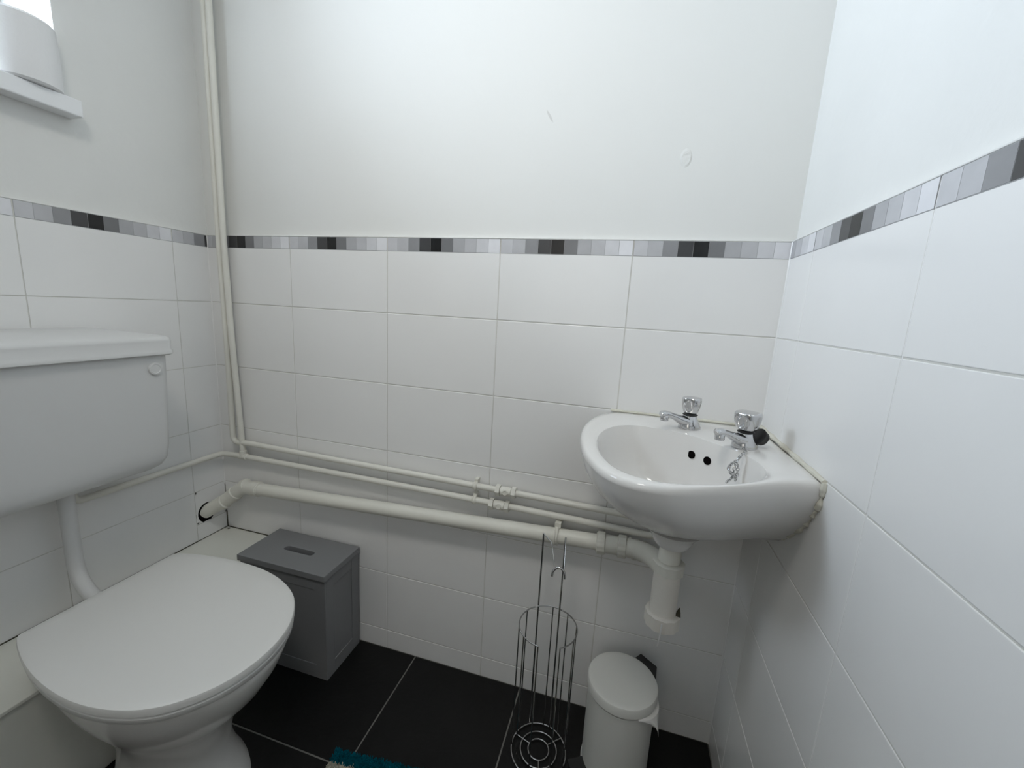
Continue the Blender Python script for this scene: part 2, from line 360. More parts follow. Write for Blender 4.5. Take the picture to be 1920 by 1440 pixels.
# ------------------------------------------------------------------ cistern
CY = -0.49
t = thing('cistern', 'white low-level toilet cistern fixed to the left wall', 'cistern', (0.1, CY, 0.68))
def rrect(x0, x1, y0, y1, z, r, n=8, bow=0.0):
    out = []
    for cx, cy, a in ((x1-r, y1-r, 0), (x0+0.006, y1-0.006, PI/2), (x0+0.006, y0+0.006, PI), (x1-r, y0+r, 1.5*PI)):
        rr = r if cx > (x0+x1)/2 else 0.006
        for i in range(n+1):
            b_ = a+PI/2*i/n; out.append((cx+rr*math.cos(b_), cy+rr*math.sin(b_), z))
    o2 = []
    for x, y, z in out:
        k = max(0.0, (x-x0)/(x1-x0)); tt = (y-(y0+y1)/2)/((y1-y0)/2)
        o2.append((x+bow*k*(1-tt*tt), y, z))
    return o2
hw = 0.213
bm = bmesh.new(); rs = []
for z, sh, xf in ((0.668, 0.050, 0.140), (0.672, 0.034, 0.158), (0.682, 0.020, 0.172), (0.70, 0.011, 0.180), (0.73, 0.007, 0.183), (0.80, 0.004, 0.185), (0.90, 0.001, 0.188), (0.972, 0.0, 0.190)):
    rs.append(rrect(0.004, xf, CY-hw+sh, CY+hw-sh, z, 0.022, bow=0.012))
rings(bm, rs); obj('tank', bm, CISTP, t, smooth=True, angle=0.9)
bm = bmesh.new(); rs = []
def top_ring(sh, z, crown=0.0):
    return [(x, y, z+crown*max(0, 1-((y-CY)/hw)**2)) for x, y, z in rrect(0.003+sh*0.3, 0.203-sh, CY-hw-0.008+sh, CY+hw+0.008-sh, z, 0.016, bow=0.014)]
for sh, z, cr in ((0.004, 0.971, 0), (0.0, 0.974, 0), (0.0, 0.982, 0), (0.003, 0.986, 0), (0.002, 1.006, 0), (0.004, 1.014, 0.0), (0.012, 1.018, 0.0), (0.04, 1.022, 0.004), (0.085, 1.026, 0.008)):
    rs.append(top_ring(sh, z, cr))
rings(bm, rs); obj('tank_lid', bm, CISTP, t, smooth=True, angle=0.9)
bm = bmesh.new(); lathe(bm, [(0.0155, -0.004), (0.0155, 0.003), (0.0145, 0.0048), (0.011, 0.0052), (0.010, 0.0042), (0, 0.0042)], (0.191, -0.316, 0.938), (1, 0, 0.02), 32); obj('button', bm, CISTP, t, smooth=True)
bm = bmesh.new(); tube(bm, [(0.062, -0.452, 0.672), (0.062, -0.452, 0.41), (0.182, -0.468, 0.375)], 0.0158, 24, rad=0.08)
fp = tag(obj('flush_pipe', bm, CISTP, smooth=True), 'white flush pipe dropping from the cistern to the toilet pan', 'pipe')
bm = bmesh.new(); lathe(bm, [(0.019, 0), (0.021, 0.002), (0.021, 0.014), (0.019, 0.018)], (0.062, -0.452, 0.651), n=30); obj('pipe_nut', bm, CISTP, fp, smooth=True)
# ------------------------------------------------------------------ toilet pan, seat and lid
t = thing('toilet', 'white toilet pan with closed plastic lid beside the grey box', 'toilet', (0.4, CY, 0))
PY = -0.468
def skew(x): return PY-0.06*(x-0.2)
def egg(x0, x1, hwid, z, n=64, sq=2.4, back=2.6):
    """closed outline: blunt back at x0, round front at x1"""
    xc = x0+(x1-x0)*0.45; out = []
    for i in range(n):
        a = 2*PI*i/n; c, s_ = math.cos(a), math.sin(a)
        e = sq if c > 0 else back; L = (x1-xc) if c > 0 else (xc-x0)
        e = 2.05 if c > 0 else back
        out.append((xc+L*math.copysign(abs(c)**(2/e), c), skew(xc+L*math.copysign(abs(c)**(2/e), c))+hwid*math.copysign(abs(s_)**(2/e), s_), z))
    return out
bm = bmesh.new()
sec = [(0.25, 0.572, 0.112, 0.0), (0.252, 0.570, 0.111, 0.01), (0.26, 0.552, 0.103, 0.03), (0.272, 0.532, 0.094, 0.07), (0.28, 0.524, 0.090, 0.11), (0.285, 0.532, 0.094, 0.15),
       (0.28, 0.545, 0.108, 0.20), (0.262, 0.590, 0.134, 0.25), (0.245, 0.635, 0.158, 0.30), (0.238, 0.664, 0.174, 0.345), (0.233, 0.682, 0.183, 0.385), (0.232, 0.685, 0.185, 0.400), (0.236, 0.682, 0.182, 0.405), (0.27, 0.65, 0.15, 0.405)]
rings(bm, [egg(*s_[:3], s_[3], back=3.0) for s_ in sec])
obj('pan', bm, CERAM, t, smooth=True, angle=1.2)
bm = bmesh.new()   # flush inlet horn, over the ledge
lathe(bm, [(0.026, 0), (0.034, 0.003), (0.034, 0.03), (0.05, 0.075), (0.05, 0.09)], (0.178, PY, 0.375), (1, 0, 0), 32); obj('inlet', bm, CERAM, t, smooth=True)
LIDP = [(0.203, 0.142), (0.210, 0.151), (0.25, 0.165), (0.32, 0.181), (0.40, 0.190), (0.48, 0.189), (0.555, 0.174), (0.62, 0.143), (0.668, 0.090), (0.690, 0.032)]
def lidring(off, z, sc=1.0):
    right = [Vector((x, skew(x)+w_, 0)) for x, w_ in LIDP]+[Vector((x, skew(x)-w_*1.05, 0)) for x, w_ in reversed(LIDP)]
    P = spline(right, per=5, closed=False)
    c = Vector((0.43, PY, 0)); out = []
    for p in P:
        d = p-c; L = d.length; out.append((c.x+d.x*(1-off/L), c.y+d.y*(1-off/L), z))
    return out
bm = bmesh.new(); rings(bm, [lidring(0.006, 0.4055), lidring(0.003, 0.408), lidring(0.002, 0.418), lidring(0.005, 0.421)]); obj('seat', bm, PLASW, t, smooth=True, angle=0.8)
bm = bmesh.new(); rings(bm, [lidring(0.004, 0.4225), lidring(0.0005, 0.4245), lidring(0.0, 0.434), lidring(0.0015, 0.4385), lidring(0.006, 0.4405), lidring(0.03, 0.4408), lidring(0.09, 0.4409)]); obj('lid', bm, PLASW, t, smooth=True, angle=0.8)
for s_ in (-1, 1):
    bm = bmesh.new(); tube(bm, [(0.215, PY+s_*0.075-0.02, 0.416), (0.215, PY+s_*0.075+0.02, 0.416)], 0.0095, 16); lathe(bm, [(0.014, 0), (0.014, 0.008), (0.008, 0.012)], (0.222, PY+s_*0.075, 0.4045), n=20)
    obj('hinge', bm, PLASW, t, smooth=True)
bm = bmesh.new(); lathe(bm, [(0.050, 0), (0.055, 0.006), (0.055, 0.03), (0.05, 0.09)], (0.2235, PY, 0.185), (1, 0, 0), 32); obj('outlet', bm, CERAM, t, smooth=True)
# ------------------------------------------------------------------ storage box
bxX0, bxX1, bxY0, bxY1 = 0.238, 0.553, -0.172, -0.008
t = thing('storage_box', 'dark grey wooden storage box with slotted lid in the corner', 'box', (0.395, -0.09, 0))
bm = bmesh.new()
x0, x1, y0, y1, zt = bxX0+0.006, bxX1-0.004, bxY0+0.006, bxY1, 0.334
bx(bm, x0+0.002, x1-0.002, y0+0.002, y1, 0.0, zt)
def framed(fixed, horiz, face):
    pass
sw = 0.036
bx(bm, x0, x0+sw, y0, y0+0.005, 0, zt); bx(bm, x1-sw, x1, y0, y0+0.005, 0, zt); bx(bm, x0+sw, x1-sw, y0, y0+0.005, zt-sw, zt); bx(bm, x0+sw, x1-sw, y0, y0+0.005, 0, 0.045)
bx(bm, x1-0.005, x1, y0+0.005, y0+sw, 0, zt); bx(bm, x1-0.005, x1, y1-sw, y1, 0, zt); bx(bm, x1-0.005, x1, y0+sw, y1-sw, zt-sw, zt); bx(bm, x1-0.005, x1, y0+sw, y1-sw, 0, 0.045)
obj('body', bm, BOXM, t, bevel=0.0012)
bm = bmesh.new()     # lid with a rounded slot cut through it
sx, sy, sl, sr = 0.394, -0.091, 0.054, 0.0105
inner = []; outer = []
for cx, a0 in ((sx+sl-sr, -PI/2), (sx-sl+sr, PI/2)):
    for i in range(13):
        a = a0+PI*i/12; inner.append((cx+sr*math.cos(a), sy+sr*math.sin(a)))
n = len(inner)
def proj_rect(p):
    dx, dy = p[0]-sx, p[1]-sy
    tt = min(((bxX1 if dx > 0 else bxX0)-sx)/dx if abs(dx) > 1e-9 else 9e9, ((bxY1 if dy > 0 else bxY0)-sy)/dy if abs(dy) > 1e-9 else 9e9)
    return (sx+dx*tt, sy+dy*tt)
outer = [proj_rect(p) for p in inner]
for cor in ((bxX0, bxY0), (bxX1, bxY0), (bxX1, bxY1), (bxX0, bxY1)):
    k = min(range(n), key=lambda i: (outer[i][0]-cor[0])**2+(outer[i][1]-cor[1])**2); outer[k] = cor
for z_in in (0,):
    A = [bm.verts.new((*p, 0.353)) for p in inner]; B = [bm.verts.new((*p, 0.353)) for p in outer]
    A2 = [bm.verts.new((*p, 0.334)) for p in inner]; B2 = [bm.verts.new((*p, 0.334)) for p in outer]
    for i in range(n):
        j = (i+1) % n
        bm.faces.new((A[i], A[j], B[j], B[i])); bm.faces.new((A2[i], B2[i], B2[j], A2[j])); bm.faces.new((A[i], A2[i], A2[j], A[j])); bm.faces.new((B[i], B[j], B2[j], B2[i]))
obj('lid', bm, BOXM, t, bevel=0.0015)
bm = bmesh.new(); bx(bm, sx-sl-0.002, sx+sl+0.002, sy-sr-0.002, sy+sr+0.002, 0.3335, 0.3345); obj('slot_shade', bm, DARK, t)
# ------------------------------------------------------------------ water pipes
PR = 0.0088
def strap(y0_, x, z, r, name='pipe_clip', parent=None, m=PIPEP):
    bm = bmesh.new(); tube(bm, circle((x, y0_, z), r+0.0015, 24, (1, 0, 0)), 0.0028, 6, closed=True)
    for dx in (-0.004, 0.004): tube(bm, circle((x+dx, y0_, z), r+0.0012, 24, (1, 0, 0)), 0.0022, 6, closed=True)
    bx(bm, x-0.005, x+0.005, y0_+r*0.3, -0.0005, z+r*0.6, z+r+0.009); bx(bm, x-0.004, x+0.004, y0_+r*0.5, -0.0005, z-r-0.004, z-r*0.6)
    return obj(name, bm, m, parent, smooth=True, angle=0.5)
def valve(x, y, z, parent, m=PIPEP):
    bm = bmesh.new()
    lathe(bm, [(0.0098, 0), (0.0165, 0.001), (0.0165, 0.013), (0.011, 0.013)], (x-0.030, y, z), (1, 0, 0), 6)
    lathe(bm, [(0.0098, 0), (0.0125, 0.001), (0.0135, 0.016), (0.0125, 0.031)], (x-0.0165, y, z), (1, 0, 0), 20)
    lathe(bm, [(0.011, 0), (0.0165, 0.001), (0.0165, 0.013), (0.0098, 0.013)], (x+0.015, y, z), (1, 0, 0), 6)
    lathe(bm, [(0.008, 0), (0.008, 0.0145), (0.006, 0.0155), (0.0055, 0.014), (0, 0.014)], (x, y, z), (0, -1, 0.1), 16)
    return obj('isolating_valve', bm, m, parent, smooth=True, angle=0.5)
PYO = -0.0225
bm = bmesh.new()
ua = [(0.080, PYO, CEIL-0.001), (0.0745, PYO, 1.30), (0.079, PYO, 0.98), (0.078, PYO, 0.642), (0.135, PYO, 0.647), (0.36, PYO, 0.643), (0.95, PYO, 0.637), (1.30, PYO, 0.631), (1.42, PYO, 0.628), (1.47, -0.05, 0.70), (1.475, -0.08, 0.78)]
tube(bm, ua, PR, 16, rad=0.035)
o = tag(obj('water_pipe', bm, PIPEP, smooth=True), 'cream painted pipe from the ceiling, the upper of two thin runs along the back wall', 'pipe', 'painted water pipes')
strap(PYO, 0.945, 0.637, PR, parent=o); valve(1.035, PYO, 0.6355, o)
bm = bmesh.new()
lb = [(0.0975, PYO, CEIL-0.001), (0.0925, PYO, 1.30), (0.100, PYO, 0.98), (0.117, PYO, 0.600)]
tube(bm, lb, PR, 16, rad=0.05)
la = [(0.022, -0.42, 0.672), (0.022, -0.42, 0.596), (0.022, -0.20, 0.595), (0.022, PYO, 0.594), (0.10, PYO, 0.598), (0.34, PYO, 0.598), (0.93, PYO, 0.595), (1.30, PYO, 0.589), (1.43, PYO, 0.584), (1.545, -0.045, 0.66), (1.555, -0.09, 0.76)]
tube(bm, la, PR, 16, rad=0.022)
o = tag(obj('water_pipe', bm, PIPEP, smooth=True), 'cream painted pipe, the lower thin run, branching left round the corner to the cistern', 'pipe', 'painted water pipes')
strap(PYO, 0.943, 0.595, PR, parent=o); valve(1.018, PYO, 0.592, o)
bm = bmesh.new(); lathe(bm, [(PR, 0), (PR+0.0022, 0.001), (PR+0.0022, 0.03), (PR, 0.031)], (0.102, PYO, 0.598), (1, 0, 0), 18)
lathe(bm, [(PR, 0), (PR+0.0022, 0.001), (PR+0.0022, 0.018), (PR, 0.019)], (0.117, PYO, 0.600), (-0.04, 0, 1), 18); obj('tee_joint', bm, PIPEP, o, smooth=True, angle=0.6)
# ------------------------------------------------------------------ waste pipe with elbows
WR = 0.0205; wy = -0.040
bm = bmesh.new(); tube(bm, [(0.165, wy, 0.4995), (1.30, wy, 0.549)], WR, 28)
wp = tag(obj('waste_pipe', bm, PVC, smooth=True), 'thick cream waste pipe sloping along the back wall below the thin pipes', 'pipe')
bm = bmesh.new(); tube(bm, [(0.20, wy, 0.501), (0.125, wy, 0.498), (0.082, -0.050, 0.455), (0.040, -0.062, 0.428), (-0.004, -0.074, 0.398)], WR+0.0015, 26, rad=0.030)
obj('elbow', bm, PVC, wp, smooth=True)
bm = bmesh.new()
for p, d, L in (((0.168, wy, 0.500), (1, 0, 0.04), 0.030), ((0.127, wy, 0.4965), (0.8, 0.1, 0.35), 0.020), ((0.085, -0.049, 0.459), (0.62, 0.12, 0.6), 0.026), ((0.052, -0.059, 0.434), (0.8, 0.2, 0.5), 0.018)):
    lathe(bm, [(WR, 0), (WR+0.0038, 0.002), (WR+0.0042, L-0.002), (WR, L)], p, d, 28)
obj('elbow_socket', bm, PVC, wp, smooth=True, angle=0.6)
bm = bmesh.new(); xc = 1.183
tube(bm, circle((xc, wy, 0.5445), WR+0.0020, 28, (1, 0, 0)), 0.0034, 6, closed=True); tube(bm, circle((xc+0.006, wy, 0.5447), WR+0.0020, 28, (1, 0, 0)), 0.0034, 6, closed=True)
bx(bm, xc-0.004, xc+0.012, wy, -0.0005, 0.560, 0.580); obj('pipe_clip', bm, PVC, wp, smooth=True, angle=0.5)
TX, TY = 1.447, -0.200
def nut(bm, p, d, r, L, ribs=24):
    x, y, dd = frame(d); p = Vector(p); rs = []
    for k, (rr, h) in enumerate(((r-0.003, 0), (r, 0.002), (r, L-0.002), (r-0.003, L))):
        rs.append([p+dd*h+(x*math.cos(2*PI*i/(ribs*2))+y*math.sin(2*PI*i/(ribs*2)))*(rr-(0.0016 if i % 4 in (0, 1) else 0)) for i in range(ribs*2)])
    rings(bm, rs)
ws = (1.30, wy, 0.549)
bm = bmesh.new()
nut(bm, (1.292, wy, 0.5485), (1, 0, 0.04), WR+0.0085, 0.022); nut(bm, (1.345, wy, 0.550), (1, -0.05, 0.04), WR+0.0085, 0.022)
obj('coupling_nut', bm, PVC, wp, smooth=True, angle=0.6)
bm = bmesh.new(); tube(bm, [(1.29, wy, 0.5485), (1.39, wy-0.004, 0.553), (1.425, -0.10, 0.575), (TX-0.002, TY+0.015, 0.600)], WR+0.003, 26, rad=0.035)
for p, d in (((1.370, wy, 0.551), (1, -0.1, 0.04)), ((1.386, wy-0.006, 0.552), (0.9, -0.45, 0.1)), ((1.402, -0.056, 0.557), (0.6, -0.75, 0.2))):
    lathe(bm, [(WR, 0), (WR+0.0055, 0.001), (WR+0.0055, 0.007), (WR, 0.008)], p, d, 26)
obj('offset_bend', bm, PVC, wp, smooth=True, angle=0.6)
# bottle trap
t = thing('bottle_trap', 'cream plastic bottle trap hanging under the corner basin', 'trap', (TX, TY, 0.47))
bm = bmesh.new(); lathe(bm, [(0.020, 0.0), (0.0275, 0.004), (0.0272, 0.09), (0.0265, 0.118), (0.018, 0.120)], (TX, TY, 0.496), n=36); obj('trap_body', bm, TRAPM, t, smooth=True, angle=0.6)
bm = bmesh.new(); nut(bm, (TX, TY, 0.606), (0, 0, 1), 0.0325, 0.024, 20); obj('collar_nut', bm, PVC, t, smooth=True, angle=0.6)
bm = bmesh.new(); lathe(bm, [(0.018, 0.0), (0.0225, 0.002), (0.0225, 0.020), (0.0205, 0.028), (0.0205, 0.0368)], (TX, TY, 0.630), n=30); obj('tailpiece', bm, PVC, t, smooth=True, angle=0.6)
bm = bmesh.new(); nut(bm, (TX+0.001, TY, 0.480), (0, 0, 1), 0.0365, 0.032, 22); lathe(bm, [(0.026, -0.005), (0.033, 0.001), (0.033, 0.002)], (TX+0.001, TY, 0.480), n=30)
obj('bottle_cup', bm, TRAPM, t, smooth=True, angle=0.6)
bm = bmesh.new(); tube(bm, [(TX-0.003, TY-0.0375, 0.505), (TX-0.004, TY-0.038, 0.480), (TX-0.006, TY-0.036, 0.452)], lambda u: 0.0018*(1-0.5*u), 8); obj('hanging_strand', bm, BAG, t, smooth=True)
bm = bmesh.new(); lathe(bm, [(0.006, 0), (0.004, 0.012), (0.001, 0.022), (0, 0.023)], (TX+0.031, TY-0.006, 0.508), (0.05, 0, 1), 10); obj('side_tab', bm, GRIME, t, smooth=True)
# ------------------------------------------------------------------ corner basin
def K(u, v, z): return Vector((W-u, -v, z))
RIM = 0.888
outl = [(0.337, 0.0), (0.369, 0.035), (0.390, 0.095), (0.398, 0.165), (0.392, 0.250), (0.372, 0.333), (0.338, 0.400), (0.295, 0.431), (0.243, 0.435), (0.188, 0.418), (0.122, 0.388), (0.055, 0.353), (0.0, 0.337)]
curve = spline([(u, v, 0) for u, v in outl], per=10, closed=False)
outline = [Vector((p.x, p.y)) for p in curve]+[Vector((0.0, 0.17)), Vector((0.0, 0.0)), Vector((0.17, 0.0))]
innr = [(0.150, 0.168), (0.166, 0.152), (0.195, 0.137), (0.236, 0.120), (0.290, 0.110), (0.334, 0.138), (0.357, 0.195), (0.359, 0.255), (0.347, 0.318), (0.318, 0.378), (0.272, 0.409), (0.222, 0.412), (0.165, 0.398), (0.116, 0.372), (0.084, 0.337), (0.075, 0.293), (0.090, 0.240), (0.118, 0.202)]
inner = [Vector((p.x, p.y)) for p in spline([(u, v, 0) for u, v in innr], per=6, closed=True)]
bc = Vector((0.232, 0.258)); NB = 160
def ray_poly(poly, c, a):
    d = Vector((math.cos(a), math.sin(a))); best = 0
    for p, q in zip(poly, poly[1:]+poly[:1]):
        e = q-p; den = d.x*e.y-d.y*e.x
        if abs(den) < 1e-12: continue
        w = p-c; tt = (w.x*e.y-w.y*e.x)/den; s_ = (w.x*d.y-w.y*d.x)/den
        if tt > 0 and -1e-6 <= s_ <= 1+1e-6: best = max(best, tt)
    return c+d*best
angs = sorted([2*PI*i/NB for i in range(NB)]+[math.atan2(p[1]-bc.y, p[0]-bc.x) % (2*PI) for p in ((0, 0), (0.0, 0.337), (0.337, 0.0))])
O = [ray_poly(outline, bc, a) for a in angs]; I = [ray_poly(inner, bc, a) for a in angs]
def fr(p): return min(1.0, max(0.0, ((p.x+p.y)-0.30)/0.42))    # 0 at the corner side, 1 at the front
def rz(p, base): return base-0.012*fr(p)
def clampw(p): return Vector((max(p.x, 0.0), max(p.y, 0.0)))
rs = []
# underside from the bottom up, shrinking towards the room corner
for z, k in ((0.690, 0.36), (0.694, 0.42), (0.703, 0.505), (0.720, 0.605), (0.740, 0.695), (0.765, 0.783), (0.790, 0.86), (0.815, 0.925), (0.840, 0.968), (0.860, 0.988), (0.874, 0.997)):
    rs.append([K(p.x*k**0.72+0.0006, p.y*k+0.0006, z-0.004*fr(p)*(z-0.69)/0.18) for p in O])
def lerp(a, b_, t): return a*(1-t)+b_*t
rs.append([K(p.x+0.0006, p.y+0.0006, rz(p, RIM-0.003)) for p in O])
for t_, dz in ((0.06, 0.003), (0.14, 0.0065), (0.30, 0.0075), (0.6, 0.0075), (0.85, 0.0068)):
    rs.append([K(*(lerp(p, q, t_)+Vector((0.0006, 0.0006))), rz(lerp(p, q, t_), RIM+dz)) for p, q in zip(O, I)])
rs.append([K(q.x, q.y, rz(q, RIM+0.0045)) for q in I])
dr = Vector((0.205, 0.222))
for s_, z in ((0.985, -0.004), (0.965, -0.014), (0.945, -0.03), (0.915, -0.05), (0.87, -0.072), (0.79, -0.094), (0.66, -0.110), (0.48, -0.120), (0.28, -0.126), (0.12, -0.129)):
    ring = []
    for q in I:
        c = lerp(bc, dr, min(1.0, (1-s_)*1.6)); p = c+(q-bc)*s_
        ring.append(K(p.x, p.y, rz(p, RIM+z)))
    rs.append(ring)
bm = bmesh.new(); rings(bm, rs)
t = thing('basin', 'small white corner wash basin with two chrome taps on it', 'basin', (W-0.2, -0.2, RIM))
obj('bowl', bm, CERAM, t, smooth=True, angle=0.9)
bm = bmesh.new(); lathe(bm, [(0.024, 0), (0.032, 0.002), (0.037, 0.008), (0.041, 0.017), (0.046, 0.028), (0.060, 0.042)], (TX, TY, 0.667), n=44); obj('waste_boss', bm, CERAM, t, smooth=True)
for (u, v, z) in ((0.170, 0.158, 0.852), (0.143, 0.186, 0.852)):
    pass
bm = bmesh.new(); lathe(bm, [(0.0, 0), (0.021, 0.0005), (0.021, 0.003), (0.016, 0.004), (0, 0.002)], K(dr.x, dr.y, RIM-0.131), n=30); obj('waste_outlet', bm, CHROME, t, smooth=True)
bm = bmesh.new(); bx(bm, W-0.150, W-0.120, -0.125, -0.0005, 0.676, 0.6885); bx(bm, W-0.150, W-0.120, -0.006, -0.0005, 0.62, 0.6885); obj('bracket', bm, GRIME, t, bevel=0.001)
# sealant where the basin meets the tiles
bm = bmesh.new(); rnd = random.Random(3)
tube(bm, [K(0.345-i*0.345/24, 0.002, RIM+0.0065) for i in range(25)], lambda u: 0.0032+0.0004*math.sin(u*40), 10)
tube(bm, [K(0.002, i*0.338/24, RIM+0.0065-0.001*i/24) for i in range(25)], lambda u: 0.0048+0.0009*math.sin(u*31), 10)
obj('sealant_bead', bm, SEAL, t, smooth=True)
bm = bmesh.new(); pts = []
for z, v in ((0.893, 0.340), (0.874, 0.3385), (0.852, 0.334), (0.834, 0.324), (0.815, 0.310), (0.796, 0.293), (0.775, 0.270), (0.755, 0.247), (0.735, 0.225)):
    pts.append(K(0.002, v+rnd.uniform(-0.002, 0.003), z+rnd.uniform(-0.002, 0.002)))
tube(bm, fillet(pts, 0.01), lambda u: 0.0042+0.0017*math.sin(u*37)+0.001*math.sin(u*83), 9)
obj('sealant_bead', bm, SEAL, t, smooth=True)
# overflow holes: black discs on the bowl, their shade put into the colour
def bowl_point(u, v, z):      # point on the rear wall of the bowl under (u,v) direction
    a = math.atan2(v-bc.y, u-bc.x); q = ray_poly(inner, bc, a)
    zz = [(-0.004, 0.985), (-0.014, 0.965), (-0.03, 0.945), (-0.05, 0.915), (-0.072, 0.87)]
    best = None
    for (z1, s1), (z2, s2) in zip(zz, zz[1:]):
        def P(z_, s_):
            c = lerp(bc, dr, min(1.0, (1-s_)*1.6)); p = c+(q-bc)*s_; return K(p.x, p.y, rz(p, RIM+z_))
        A_, B_ = P(z1, s1), P(z2, s2)
        if B_.z <= z <= A_.z:
            t_ = (A_.z-z)/(A_.z-B_.z); best = (A_.lerp(B_, t_), (A_-B_).normalized())
    return best
for (u, v) in ((0.172, 0.160), (0.148, 0.188)):
    p, tan = bowl_point(u, v, 0.853)
    side = Vector((1, -1, 0)).normalized(); nrm = side.cross(tan).normalized()
    if nrm.dot(Vector((-1, -1, 0))) < 0: nrm = -nrm
    bm = bmesh.new(); lathe(bm, [(0.0084, -0.004), (0.0084, 0.0012), (0.0079, 0.0016), (0, 0.0016)], p, nrm, 28); o = obj('overflow_shade_disc', bm, DARK, t, smooth=True)
# ------------------------------------------------------------------ taps
def make_tap(u, v, ang, label, spin, hs):
    base = K(u, v, RIM+0.0072); d = Vector((math.cos(ang), math.sin(ang), 0)); sd = Vector((-d.y, d.x, 0)); upz = Vector((0, 0, 1))
    t = thing('tap', label, 'tap', base, 'chrome basin taps')
    bm = bmesh.new(); secs = []
    # body rising into the spout: cross sections along a curved path
    path = [((-0.002, 0.0), (0.0245, 0.0225), 0), ((-0.002, 0.003), (0.0248, 0.0225), 0), ((-0.001, 0.010), (0.0225, 0.0205), 0.1), ((0.0, 0.018), (0.0190, 0.0180), 0.15), ((0.0, 0.025), (0.0155, 0.015), 0.1), ((0.0, 0.031), (0.0125, 0.0125), 0.0), ((0.0, 0.034), (0.010, 0.010), 0.0)]
    rs = []
    for (px, pz), (rl, rw), tl in path:
        rs.append([base+d*(px+rl*math.cos(a))+sd*(rw*math.sin(a))+upz*(pz+tl*rl*math.cos(a)*0.5) for a in [2*PI*i/32 for i in range(32)]])
    rings(bm, rs)
    sp = [((-0.004, 0.0125), 0.0165, 0.0115), ((0.012, 0.0160), 0.0160, 0.0115), ((0.026, 0.0205), 0.0135, 0.0095), ((0.040, 0.0265), 0.0110, 0.0075), ((0.054, 0.0315), 0.0098, 0.0066), ((0.066, 0.0345), 0.0096, 0.0068), ((0.074, 0.0345), 0.0090, 0.0066), ((0.078, 0.0325), 0.0062, 0.0045)]
    rs = []
    for k, ((px, pz), w_, h_) in enumerate(sp):
        q0 = sp[max(k-1, 0)][0]; q1 = sp[min(k+1, len(sp)-1)][0]; tx, tz = q1[0]-q0[0], q1[1]-q0[1]; L = math.hypot(tx, tz); nx, nz = -tz/L, tx/L
        rs.append([base+d*(px+nx*h_*math.sin(a))+upz*(pz+nz*h_*math.sin(a))+sd*(w_*math.cos(a)) for a in [2*PI*i/20 for i in range(20)]])
    rings(bm, rs)
    lathe(bm, [(0.0085, 0.0), (0.0088, 0.002), (0.0085, 0.012), (0.006, 0.014)], base+d*0.068+upz*0.0195, n=24)
    obj('tap_body', bm, CHROME, t, smooth=True, angle=0.9)
    bm = bmesh.new(); lathe(bm, [(0.0150, 0), (0.0160, 0.001), (0.012, 0.004), (0.0115, 0.007)], base+upz*0.0295, n=28); obj('collar', bm, RUB, t, smooth=True)
    # four-lobed handle, flared, with an oval dimple on each flat
    bm = bmesh.new(); rs = []; n = 96
    for k in range(25):
        w_ = k/24; h = 0.036*w_
        r = 0.0150+0.0075*math.sin(min(1, w_*1.25)*PI/2)
        if w_ < 0.06: r = 0.0120+w_*0.05
        if w_ > 0.92: r -= 0.0016*((w_-0.92)/0.08)**2
        sqf = min(1, w_*2)
        ring = []
        for i in range(n):
            a = 2*PI*i/n; c = math.cos(4*a)
            rr = r*(1-sqf*0.10*(0.5+0.5*c)**1.2)
            e = ((h-0.0185)/0.0125)**2+((((a+PI/4) % (PI/2))-PI/4)*r/0.0078)**2
            dim = 0.0016 if e < 0.85 else (0.0016*(1-(e-0.85)/0.3) if e < 1.15 else 0)
            ring.append(base+upz*(0.0335+h*0.98)+(d*math.cos(a+spin)+sd*math.sin(a+spin))*(rr-dim)*hs)
        rs.append(ring)
    rs.append([base+upz*(0.0335+0.0362)+(d*math.cos(2*PI*i/n)+sd*math.sin(2*PI*i/n))*0.012*hs for i in range(n)])
    rs.append([base+upz*(0.0335+0.0364)+(d*math.cos(2*PI*i/n)+sd*math.sin(2*PI*i/n))*0.002 for i in range(n)])
    rings(bm, rs); obj('handle', bm, CHROME, t, smooth=True, angle=0.7)
    return t
def aim(u, v): # spouts point out over the bowl, along the diagonal
    return math.atan2(-0.62, -0.78)
make_tap(0.172, 0.095, math.radians(214), 'left chrome tap on the basin, nearer the back wall', 0.55, 0.93)
make_tap(0.084, 0.194, math.radians(218), 'right chrome tap on the basin, with the plug chain at its foot', 0.15, 1.08)
# plug on its chain, the plug tucked behind the right tap
t = thing('sink_plug', 'black rubber plug behind the right tap, its chain hanging into the basin', 'plug', K(0.05, 0.17, RIM+0.007))
bm = bmesh.new(); lathe(bm, [(0.0, 0), (0.0140, 0.0005), (0.0155, 0.009), (0.0165, 0.012), (0.014, 0.013), (0, 0.0125)], K(0.050, 0.184, RIM+0.0245), (-0.75, -0.35, 0.45), 28); obj('plug', bm, RUB, t, smooth=True)
cp = [K(0.086, 0.222, RIM+0.010), K(0.093, 0.238, RIM+0.009), K(0.103, 0.250, RIM+0.001), K(0.108, 0.254, RIM-0.010), K(0.110, 0.256, RIM-0.022), K(0.112, 0.260, RIM-0.034), K(0.122, 0.268, RIM-0.042)]
def links(bm, pts, step, r, wire):
    P = spline(pts, per=10, closed=False); acc = 0; last = P[0]; k = 0
    for p in P[1:]:
        acc += (p-last).length
        if acc >= step:
            dd = (p-last).normalized() if (p-last).length > 1e-6 else Vector((0, 0, -1)); x, y, z = frame(dd); a = x if k % 2 else y
            tube(bm, [p+dd*math.cos(2*PI*i/12)*r*1.5+a*math.sin(2*PI*i/12)*r for i in range(12)], wire, 6, closed=True); acc = 0; k += 1
        last = p
bm = bmesh.new(); links(bm, cp, 0.0042, 0.0023, 0.0010)
